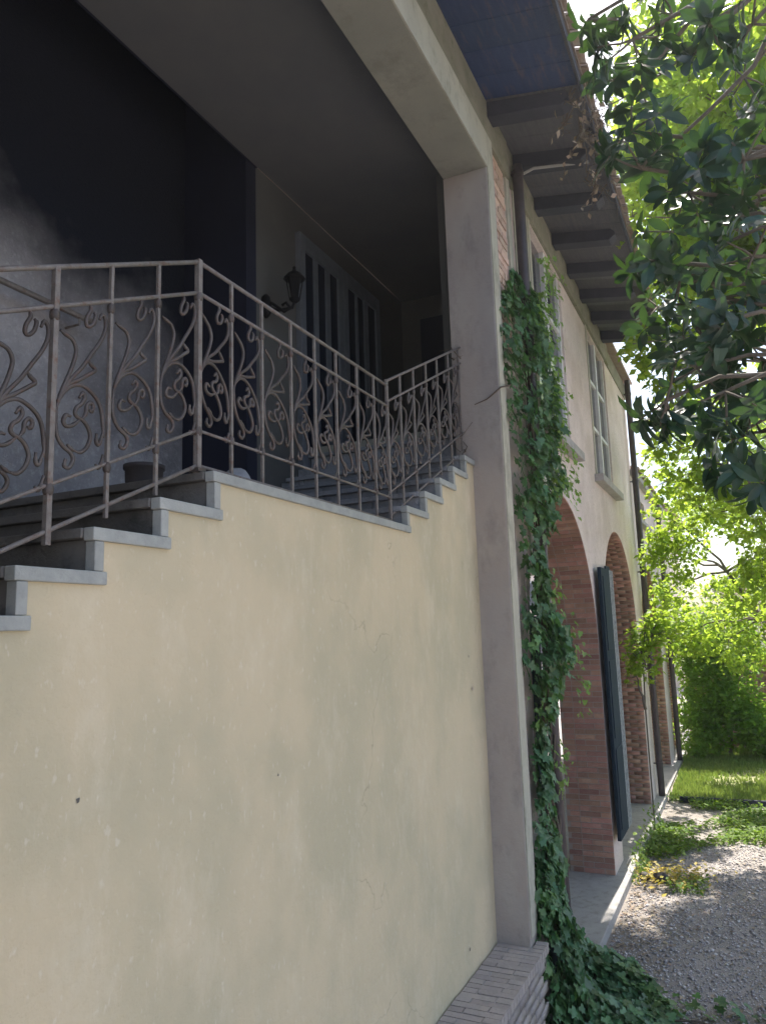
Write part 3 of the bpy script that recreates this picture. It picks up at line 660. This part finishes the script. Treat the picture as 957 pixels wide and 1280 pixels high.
# ------------------------------------------------------------------ leaf templates (unit length)
BIGV = [(0, 0, 0), (.25, .15, .05), (.55, .20, .045), (.82, .12, -.03), (1, 0, -.16), (.82, -.13, -.05), (.55, -.21, .02), (.25, -.15, .06), (.25, 0, .0), (.55, 0, -.01), (.82, 0, -.07)]
BIGF = [(0, 8, 1), (8, 9, 2), (8, 2, 1), (9, 10, 3), (9, 3, 2), (10, 4, 3), (0, 7, 8), (8, 7, 6), (8, 6, 9), (9, 6, 5), (9, 5, 10), (10, 5, 4)]
SMV = [(0, 0, 0), (.45, .3, .05), (1, 0, -.05), (.45, -.3, .05), (.5, 0, -.04)]
SMF = [(0, 4, 1), (4, 2, 1), (0, 3, 4), (4, 3, 2)]
IVV = [(.05, 0, 0), (-.12, .28, .02), (.12, .52, -.03), (.38, .30, .02), (.62, .44, -.03), (.68, .16, .01), (1, 0, -.06), (.68, -.16, .01), (.62, -.44, -.03), (.38, -.30, .02), (.12, -.52, -.03), (-.12, -.28, .02), (.4, 0, -.035)]
IVF = [(12, i + 1, i) if i else (12, 1, 0) for i in range(0, 11)] + [(12, 0, 11)]
IVF = [(12, i, (i + 1) % 12) for i in range(12)]
# ------------------------------------------------------------------ ivy on the pillar, pipe and ground
ivy = thing('ivy_plant', (6.6, 1.5, 0), 'dark green ivy climbing the downpipe beside the pillar and spilling over the gravel', 'ivy')
PROF = [(0.0, 5.9, 7.0, .36), (.4, 5.95, 6.9, .30), (1.0, 6.05, 6.62, .22), (1.5, 6.2, 6.55, .16), (2.1, 6.3, 6.62, .15), (2.5, 6.3, 6.8, .20), (2.75, 6.15, 7.1, .32), (3.1, 6.15, 7.15, .32), (3.35, 6.25, 6.8, .2), (3.8, 6.3, 6.75, .18), (4.15, 6.2, 7.1, .24), (4.45, 6.15, 7.55, .32), (4.7, 6.1, 7.5, .28), (5.2, 6.05, 7.6, .28), (5.6, 5.98, 7.7, .26), (5.9, 6.0, 7.75, .22), (6.15, 6.3, 7.6, .15), (6.5, 6.75, 7.4, .08)]
def prof(z):
    for a, b in zip(PROF, PROF[1:]):
        if a[0] <= z <= b[0]:
            t = (z - a[0]) / (b[0] - a[0]); return [a[i] + (b[i] - a[i]) * t for i in (1, 2, 3)]
    return PROF[-1][1:]
mats = []
def ivy_leaf(p, nrm, size):
    n = (Vector(nrm) + rvec() * .75); tip = Vector((rnd(-.7, .7), -.25, -1)); mats.append(frame(n, tip, p, size))
while len(mats) < 4300:
    z = rnd(0.05, 6.5); xl, xr_, th = prof(z); u = rnd(0, 1)
    wv = .10 * math.sin(z * 5.1) + .06 * math.sin(z * 13)
    x = xl + (xr_ - xl) * u + rnd(-.07, .07) + wv * (u - .2)
    edge = math.sin(math.pi * min(max(u, .02), .98)) ** .5
    cl = .5 + .5 * math.sin(x * 9 + z * 4) * math.sin(z * 7 - x * 3)
    y = 1.68 - th * edge * (0.25 + .75 * random.random() ** .5) * (.65 + .5 * cl)
    if random.random() > .35 + cl: continue
    if (1.25 < z < 2.6 or 3.35 < z < 4.0) and random.random() < .62: continue
    if z < 6 and (z < 1.25 or 2.6 <= z) and random.random() < .10: continue
    ivy_leaf((x, y, z), (rnd(-.5, .3), -1, .35), rnd(.035, .06) if random.random() < .35 else rnd(.06, .115))
for k in range(2600):   # carpet spilling over the ground
    t = random.random(); a = rnd(0, 1)
    x = 5.55 + 2.2 * a ** .8 ; ymin = 1.72 - (.95 * (1 - abs((x - 6.5) / 1.25) ** 2) if abs(x - 6.5) < 1.25 else 0) - .05
    y = 1.68 + (ymin - 1.68) * random.random() ** .8
    if x < 6.0 and y > 1.34: y = rnd(.9, 1.33)
    hgt = .34 * max(0, 1 - (1.68 - y) / 1.0) * (.6 + .4 * math.sin(x * 8)) + .04
    ivy_leaf((x, y, rnd(.3, 1) * hgt + .01), (rnd(-.4, .1), -.6, 1), rnd(.06, .105))
for k in range(260):    # sparser runners reaching to the right
    x = rnd(6.0, 7.1); y = rnd(-.6, .95)
    if math.sin(x * 7 + y * 5) < -.1: continue
    ivy_leaf((x, y, rnd(.02, .14)), (0, -.2, 1), rnd(.05, .11))
leaves('leaf', 'foliage', IVV, IVF, mats, 'ivy', ivy, 280)
mats = []
for k in range(520):
    z = rnd(4.3, 6.75); x = 7.0 + .12 * math.sin(z * 4) + random.gauss(0, .09) + (rnd(0, .5) if random.random() < .3 else 0); ivy_leaf((x, rnd(1.36, 1.5), z), (rnd(-.5, .3), -1, .35), rnd(.03, .07))
for k in range(160):
    q = random.choice([(7.1, 1.38, 2.65), (6.9, 1.4, 2.9), (7.25, 1.35, 4.5), (6.7, 1.5, 1.9), (6.6, 1.45, 3.3)]); ivy_leaf((q[0] + random.gauss(0, .1), q[1] + random.gauss(0, .03), q[2] + random.gauss(0, .16)), (rnd(-.5, .3), -1, .35), rnd(.03, .07))
scatter('young_foliage', IVV, IVF, mats, 'ivyshoot', ivy)
sm = MB()
for q in range(7):
    pts = []; x0 = rnd(6.55, 6.95)
    for k in range(22):
        z = k * .29; xl, xr_, th = prof(z); cxm = x0 * .6 + (xl + xr_) / 2 * .4; pts.append((cxm + .1 * math.sin(z * 2.2 + q * 2) * (1 + q * .1), 1.64 - .06 * abs(math.sin(z * 1.7 + q)), z))
    sm.tube(pts, [.018 * (1 - k / 30) for k in range(22)], 5)
for q in range(6):
    y0 = rnd(.2, 1.2); sm.tube([(6.9 + .1 * q, 1.5, .04), (6.6, (1.5 + y0) / 2, .06), (6.4 + .1 * q, y0, .04), (6.7, y0 - .7, .03)], .008, 5)
sm.tube([(6.25, 1.62, 5.22), (6.02, 1.60, 5.12), (5.85, 1.63, 5.06), (5.85, 1.75, 4.98), (5.852, 1.86, 4.95)], [.009, .008, .007, .005, .003], 5)
for q in range(4):
    a = Vector((5.80, 1.97 + rnd(-.05, .05), 5.35 if q % 2 else 4.55)); pts = [a]
    for k in range(4): a = a + Vector((rnd(-.07, .06), rnd(-.07, .07), rnd(-.03, .10))); pts.append(a)
    sm.tube(pts, [.005, .004, .003, .002, .002], 4)
sm.build('stem', 'stem', ivy, smooth=True)
# ------------------------------------------------------------------ trees
def limbs(parent, name, segs, m='bark'):
    mb = MB()
    for pts, r0, r1 in segs:
        n = len(pts); mb.tube(pts, [r0 + (r1 - r0) * k / (n - 1) for k in range(n)], 7)
    return mb.build(name, m, parent, smooth=True)
def curve(a, b, sag=.1, n=6, j=.06):
    a, b = Vector(a), Vector(b); L = (b - a).length; return [a.lerp(b, k / n) + Vector((rnd(-j, j), rnd(-j, j), rnd(-j, j))) * L * (1 if 0 < k < n else 0) * .5 + Vector((0, 0, sag * L * math.sin(math.pi * k / n))) for k in range(n + 1)]
MAG = [(3.85, 0.46, 6.39, 0.16), (3.65, 0.23, 6.02, 0.15), (4.09, 0.04, 6.43, 0.17), (3.73, -0.13, 5.98, 0.15), (3.6, -0.3, 5.85, 0.15), (4.1, 0.39, 6.17, 0.17), (4.88, 0.29, 6.63, 0.2), (4.7, -0.31, 6.36, 0.19), (4.65, -0.39, 6.01, 0.19), (3.83, 0.29, 5.64, 0.16), (4.31, 0.14, 5.79, 0.18), (3.92, -0.06, 5.48, 0.16), (3.76, -0.21, 5.28, 0.15), (3.66, 0.25, 5.32, 0.15), (3.82, 0.05, 5.22, 0.16), (4.89, -0.15, 5.64, 0.2), (4.74, -0.32, 5.57, 0.2), (4.71, 0.17, 5.48, 0.19), (4.7, -0.04, 5.31, 0.19), (3.79, -0.2, 4.8, 0.16), (3.96, 0.29, 4.98, 0.16), (4.44, 0.15, 5.04, 0.18), (4.6, -0.05, 4.96, 0.19), (4.78, -0.26, 4.94, 0.2), (4.82, 0.31, 5.06, 0.2), (3.63, 0.07, 4.44, 0.15), (4.41, -0.1, 4.6, 0.18), (4.51, -0.24, 4.51, 0.19), (4.26, 0.1, 4.45, 0.18), (3.77, -0.02, 4.16, 0.15), (4.21, -0.16, 4.22, 0.17), (3.63, 0.23, 4.12, 0.15), (4.9, 0.2, 4.77, 0.2), (4.8, -0.04, 4.17, 0.2), (4.32, -0.17, 4.07, 0.18), (3.95, -0.07, 3.8, 0.16)]
mg = thing('magnolia_tree', (5.6, -3.4, 0), 'dark magnolia with large glossy leaves overhanging the upper right, nearest tree', 'tree')
limbs(mg, 'trunk', [([(5.6, -3.4, 0), (5.58, -3.35, 1.5), (5.45, -3.2, 3.2), (5.3, -2.9, 4.6), (5.2, -2.7, 6.4), (5.1, -2.6, 8)], .2, .05)])
segs = []; tw = []; mats = []
extra = [(rnd(3.2, 6.5), rnd(-3.8, -.7), rnd(4.2, 8.3), .3) for _ in range(46)]
hubs = [Vector((4.9, -1.6, 6.2)), Vector((4.7, -1.5, 5.3)), Vector((4.6, -1.4, 4.5)), Vector((4.4, -1.2, 6.9))]
for h in hubs: segs.append((curve((5.35, -2.95, h.z - .9), h, .02), .07, .035))
for (x, y, z, r) in MAG + extra:
    c = Vector((x, y, z)); h = min(hubs, key=lambda q: (q - c).length)
    segs.append((curve(h, c, .03), .022, .009))
    nros = 5 if r < .25 else 6
    for q in range(nros):
        d = rvec(); p = c + d * r * 1.25
        segs.append((curve(c, p, 0, 3), .007, .004))
        ax = (d.normalized() + Vector((-.25, .25, .1)) + rvec() * .4).normalized()
        n_l = random.randint(7, 10); o1 = ax.orthogonal().normalized(); o2 = ax.cross(o1); ph = rnd(0, 6)
        for k in range(n_l):
            an = ph + k * 2.4; op = rnd(.75, 1.35)
            tip = (ax * math.cos(op) + (o1 * math.cos(an) + o2 * math.sin(an)) * math.sin(op)); tip.z -= rnd(0, .35)
            nrm = ax * 1.0 - tip * .3 + rvec() * .3
            mats.append(frame(nrm, tip, p + tip.normalized() * .01 - ax * k * .006, rnd(.085, .165) * (1 if r < .25 else 1.15)))
limbs(mg, 'limbs', segs)
leaves('leaf', 'foliage', BIGV, BIGF, mats, 'magnolia', mg, 290)
def leafy(name, root, blobs, label, m, nper, size, trunk, group=None, tmpl=(SMV, SMF), tr=None):
    t = thing(name, root, label, 'tree' if 'tree' in name else 'shrub', group)
    segs = [(trunk, tr or (.13 if 'tree' in name else .05), min(.03, tr or 1))]; mats = []
    for (x, y, z, r) in blobs:
        c = Vector((x, y, z)); h = min([Vector(p) for p in trunk[1:]], key=lambda q: (q - c).length + max(0, q.z - c.z) * 2)
        segs.append((curve(h, c, .06), .025, .008))
        for q in range(4): segs.append((curve(c, c + rvec() * r * 1.1, .0, 3), .008, .003))
        nb = int(nper * min(1.2, (r / .38) ** 2)); ncl = max(4, int(nb / 13))
        cl = [(c + rvec() * r * 1.15, rnd(.5, 1.5)) for _ in range(ncl)]
        for k in range(nb):
            cc, w2 = random.choice(cl); p = cc + rvec() * r * .36 * w2
            mats.append(frame(rvec() + Vector((0, 0, .7)), rvec() + Vector((0, 0, -.5)), p, size * rnd(.6, 1.3)))
    limbs(t, 'trunk', segs); scatter('foliage', tmpl[0], tmpl[1], mats, m, t)
    return t
TB = [(9.0, -0.01, 9.52, 0.29), (9.0, 0.62, 8.51, 0.29), (10.0, 0.33, 9.76, 0.32), (11.0, -0.39, 10.42, 0.35), (9.0, 0.76, 7.97, 0.29), (9.5, .95, 6.7, 0.13), (10.0, 0.75, 6.61, 0.28), (9.7, .85, 6.3, 0.16), (9.2, .98, 6.45, .12), (10.4, .6, 6.3, .25), (10.8,.4,6.9,.3), (12.0, 0.62, 5.7, 0.38), (12.0, 0.34, 5.18, 0.38), (13.0, 0.9, 5.41, 0.41), (12.0, -0.19, 5.12, 0.38), (13.0, 0.18, 4.81, 0.41), (12.0, -0.34, 4.52, 0.38), (13.0, -0.3, 4.16, 0.35), (13.0, -0.29, 3.77, 0.41), (10.0, 0.62, 9.98, 0.32), (11.0, -0.75, 9.79, 0.35), (11.0, 0.49, 6.39, 0.35), (11.0, 0.04, 7.96, 0.35), (12.0, 0.06, 5.87, 0.38), (12.0, -0.51, 5.2, 0.38)]
shade_ex = [(rnd(10.3, 14.6), rnd(-1.3, 1.05), rnd(8.4, 10.8), .55) for _ in range(44)] + [(rnd(11.5, 15.5), rnd(-2.4, .25), rnd(7.8, 11), .6) for _ in range(48)] + [(rnd(7.6, 13.0), rnd(-2.6, .45), rnd(7.6, 11), .55) for _ in range(46)] + [(rnd(8, 13.5), rnd(-4.8, -1.4), rnd(5.2, 9.6), .55) for _ in range(20)] + [(rnd(8.5, 12.5), rnd(-1.2, .5), rnd(8.8, 10.8), .45) for _ in range(10)]  # extra crown clumps added to shade the gravel and stair wall
leafy('broadleaf_tree', (12.2, -3.2, 0), TB + shade_ex, 'bright yellow green backlit tree behind the magnolia, reaching over the eaves, with crown clumps added for shade', 'lightleaf', 330, .12,
      [(12.2, -3.2, 0), (12.1, -3.0, 2.2), (11.9, -2.5, 4.2), (11.6, -1.9, 6.0), (11.2, -1.5, 7.8)])
TC = [(17.5, -.1, 3.6, .5), (17.8, .5, 3.4, .45), (14.0, 0.97, 4.88, 0.44), (14.0, 0.95, 4.32, 0.44), (15.0, 1.22, 3.67, 0.42), (16.0, 1.15, 2.92, 0.45), (16.0, 0.72, 2.91, 0.51), (16.0, 0.31, 2.75, 0.51), (14.0, -0.6, 3.3, 0.4), (15.0, -0.28, 2.76, 0.48), (14.0, 1.15, 4.2, 0.40), (15.5, -.6, 3.9, .6), (15.2, .2, 3.6, .4), (15.5, -1.4, 4.6, .7), (15.5, -2.2, 3.6, .7)]
leafy('broadleaf_tree', (17.4, -1.9, 0), TC, 'smaller light green tree leaning toward the far arches above the hedge', 'lightleaf', 420, .11,
      [(17.4, -1.9, 0), (17.2, -1.7, 1.4), (16.6, -1.0, 2.4), (16.0, -.3, 3.1), (15.2, .2, 4.0)])
HD = [(19.6, 1.05, 2.05, 0.5), (19.5, 0.58, 2.23, 0.5), (19.6, 0.07, 2.4, 0.5), (19.4, 0.98, 1.6, 0.5), (19.4, 0.59, 1.24, 0.5), (19.5, 1.2, 1.14, 0.45), (19.6, 0.1, .9, 0.45), (19.4, 0.38, 0.81, 0.5), (19.3, 0.99, 0.62, 0.5), (19.4, -0.17, 0.64, 0.5), (19.3, 1.2, 0.5, 0.45), (19.3, 1.3, 2.7, 0.45), (19.3, 0.88, 2.69, 0.5), (19.3, 0.27, 2.85, 0.5), (19.5, .3, 1.5, 0.5)]
leafy('hedge_shrub', (19.7, .6, 0), HD, 'dense green climbing shrub heaped against the brick garden wall beside the house', 'hedgeleaf', 900, .11,
      [(19.8, .6, 0), (19.8, .5, .8), (19.8, .6, 1.6), (19.8, .5, 2.4)])
HD2 = [(19.6, -.7 - .5 * k, .45 + .12 * (k % 2), .42) for k in range(9)] + [(19.9, -2.4 - .6 * k, 1.7 + .3 * (k % 3), .6) for k in range(7)] + [(19.4, -.3, .4, .4), (19.8, -1.2, 3.2, .5)]
leafy('hedge_shrub', (19.7, -3, 0), HD2, 'low rounded shrub row in front of the brick garden wall, right of the climbing shrub', 'hedgeleaf', 700, .11,
      [(19.8, -3, 0), (19.8, -2.8, .8), (19.8, -2.2, 1.6)])
FT = [(28 + rnd(-2, 2), rnd(-6, 1.6), rnd(6.8, 12.5), 1.0) for _ in range(34)] + [(28 + rnd(-2, 2), rnd(-7, -1.0), rnd(3, 7), 1.0) for _ in range(16)]
leafy('broadleaf_tree', (28.5, -2.6, 0), FT, 'tall hazy light green tree far beyond the brick garden wall', 'lightleaf', 300, .2,
      [(28.5, -2.6, 0), (28.5, -2.5, 3), (28.3, -2.2, 6), (28.1, -1.9, 9)])
SP = [(12.6, 1.50, 2.80, .24), (12.6, 1.42, 2.98, .22), (12.6, 1.33, 2.73, .24), (12.6, 1.45, 2.40, .2), (12.5, 1.60, 2.3, .14), (12.6, 1.14, 2.97, .22), (12.6, 1.20, 3.16, .2), (12.5, 1.58, 2.6, .16)]
leafy('vine_shrub', (12.45, 1.5, 0), SP, 'bright green vine sprays in front of the second brick arch', 'lightleaf', 480, .10,
      [(12.45, 1.5, 0), (12.47, 1.5, .9), (12.5, 1.5, 1.8), (12.55, 1.48, 2.6)], tr=.012)
# dead vine hanging from the eaves
dv = thing('dead_vine', (7.0, 1.0, 7.5), 'dry grey vine tangle hanging under the eaves by the gutter stay', 'vine')
segs = []; mats = []
for q in range(46):
    a = Vector((rnd(6.0, 7.7), rnd(.72, 1.0), rnd(7.55, 7.72))); pts = [a]
    for k in range(6): a = a + Vector((rnd(-.12, .12), rnd(-.09, .09), rnd(-.13, .05))); pts.append(a)
    segs.append((pts, .006, .002))
    for p in pts[1:]:
        if random.random() < .6: mats.append(frame(rvec(), rvec(), p, rnd(.04, .09)))
limbs(dv, 'stem', segs, 'stem'); scatter('dry_leaves', SMV, SMF, mats, 'dry', dv)
# small plant growing at the eave end
# ------------------------------------------------------------------ ground cover
mats = []
for k in range(42000):
    x = rnd(14.78, 20.9) ; y = rnd(-5, 1.5)
    if math.sin(x * 1.7 + 1.3 * math.sin(y * 1.1)) + math.sin(y * 2.3 + x) < -.75 and random.random() < .85: continue
    a = rnd(0, 6.28); mats.append([[.01 * math.cos(a), 0, rnd(-.5, .5) * .06, x], [.018, .012, rnd(-.5, .5) * .05, y], [0, 0, rnd(.04, .11), .03]])
scatter('grass_tufts', [(-1, 0, 0), (1, 0, 0), (0, .3, 1)], [(0, 1, 2)], mats, 'grass'); tag(bpy.data.objects['grass_tufts'], 'short sunlit grass growing over the lawn beyond the timber edging', 'grass')
mats = []
n_ = 0
while n_ < 13000:
    x = rnd(10.9, 14.7); y = rnd(-3, 1.5)
    d = math.sin(x * 2.1 + .7 * y) + math.sin(y * 2.9 - x * 1.3) + .6 * math.sin(x * 5 + y * 6) + (x - 11.9) * .28
    if d < rnd(-.2, .9): continue
    mats.append(frame(rvec() * .8 + Vector((0, 0, 1)), rvec(), (x, y, rnd(.02, .11)), rnd(.04, .09))); n_ += 1
for k in range(260): mats.append(frame(rvec() * .8 + Vector((0, 0, 1)), rvec(), (rnd(9.85, 10.4), rnd(.7, 1.15), rnd(.02, .09)), rnd(.03, .07)))
for k in range(500): mats.append(frame(rvec() * .8 + Vector((-.3, -.8, .6)), rvec(), (rnd(10.0, 12.6), rnd(1.40, 1.56), rnd(.02, .55) * random.random()), rnd(.03, .08)))
tag(scatter('weeds', SMV, SMF, mats, 'weed'), 'bright green low weeds spreading over the gravel in front of the lawn edging', 'weeds')
mats = [frame(rvec() * .7 + Vector((0, 0, 1)), rvec(), (random.gauss(10.4, .25), random.gauss(1.15, .27), rnd(.015, .10)), rnd(.04, .085)) for _ in range(420)]
tag(scatter('yellow_leaves', SMV, SMF, mats, 'yellow'), 'yellow fallen leaves heaped round the dark round stones', 'leaves')
mats = [frame(rvec() * .35 + Vector((0, 0, 1)), rvec(), (rnd(7, 14), rnd(-2.5, 1.5), rnd(.012, .02)), rnd(.025, .07)) for _ in range(900)]
mats += [frame(rvec() * .35 + Vector((0, 0, 1)), rvec(), (rnd(7.2, 10.2), 1.5 - abs(random.gauss(0, .25)), .015), rnd(.03, .06)) for _ in range(350)]
tag(scatter('fallen_leaves', SMV, SMF, mats, 'dry'), 'small brown fallen leaves scattered over the gravel', 'leaves')
OV = [(1, 0, 0), (0, 1, 0), (-1, 0, 0), (0, -1, 0), (0, 0, .7), (0, 0, -.5)]; OF = [(0, 1, 4), (1, 2, 4), (2, 3, 4), (3, 0, 4), (1, 0, 5), (2, 1, 5), (3, 2, 5), (0, 3, 5)]
mats = []
for k in range(26000):
    x = 5.6 + 6.6 * random.random() ** 1.25; y = rnd(-2.2, 1.5); s_ = rnd(.006, .017) if random.random() < .93 else rnd(.018, .03); a = rnd(0, 6.28); c_, q_ = math.cos(a) * s_, math.sin(a) * s_
    mats.append([[c_, -q_ * .7, 0, x], [q_, c_ * .7, 0, y], [0, 0, s_ * .8, s_ * .3]])
tag(scatter('gravel_stones', OV, OF, mats, 'stone'), 'loose grey gravel stones covering the yard', 'gravel')

# ------------------------------------------------------------------ haze
hm = bpy.data.materials.new('haze'); hm.use_nodes = True; hn = hm.node_tree; hn.nodes.clear()
ho = hn.nodes.new('ShaderNodeOutputMaterial'); hv = hn.nodes.new('ShaderNodeVolumePrincipled')
hv.inputs['Density'].default_value = HAZE; hv.inputs['Color'].default_value = (.93, .95, 1, 1); hv.inputs['Anisotropy'].default_value = .55
hn.links.new(hv.outputs[0], ho.inputs['Volume'])
me = B(-32, 132, -72, 72, -1.5, 14).mesh('haze', 'cream'); me.materials.clear(); me.materials.append(hm); put('haze', me, None, 'stuff')
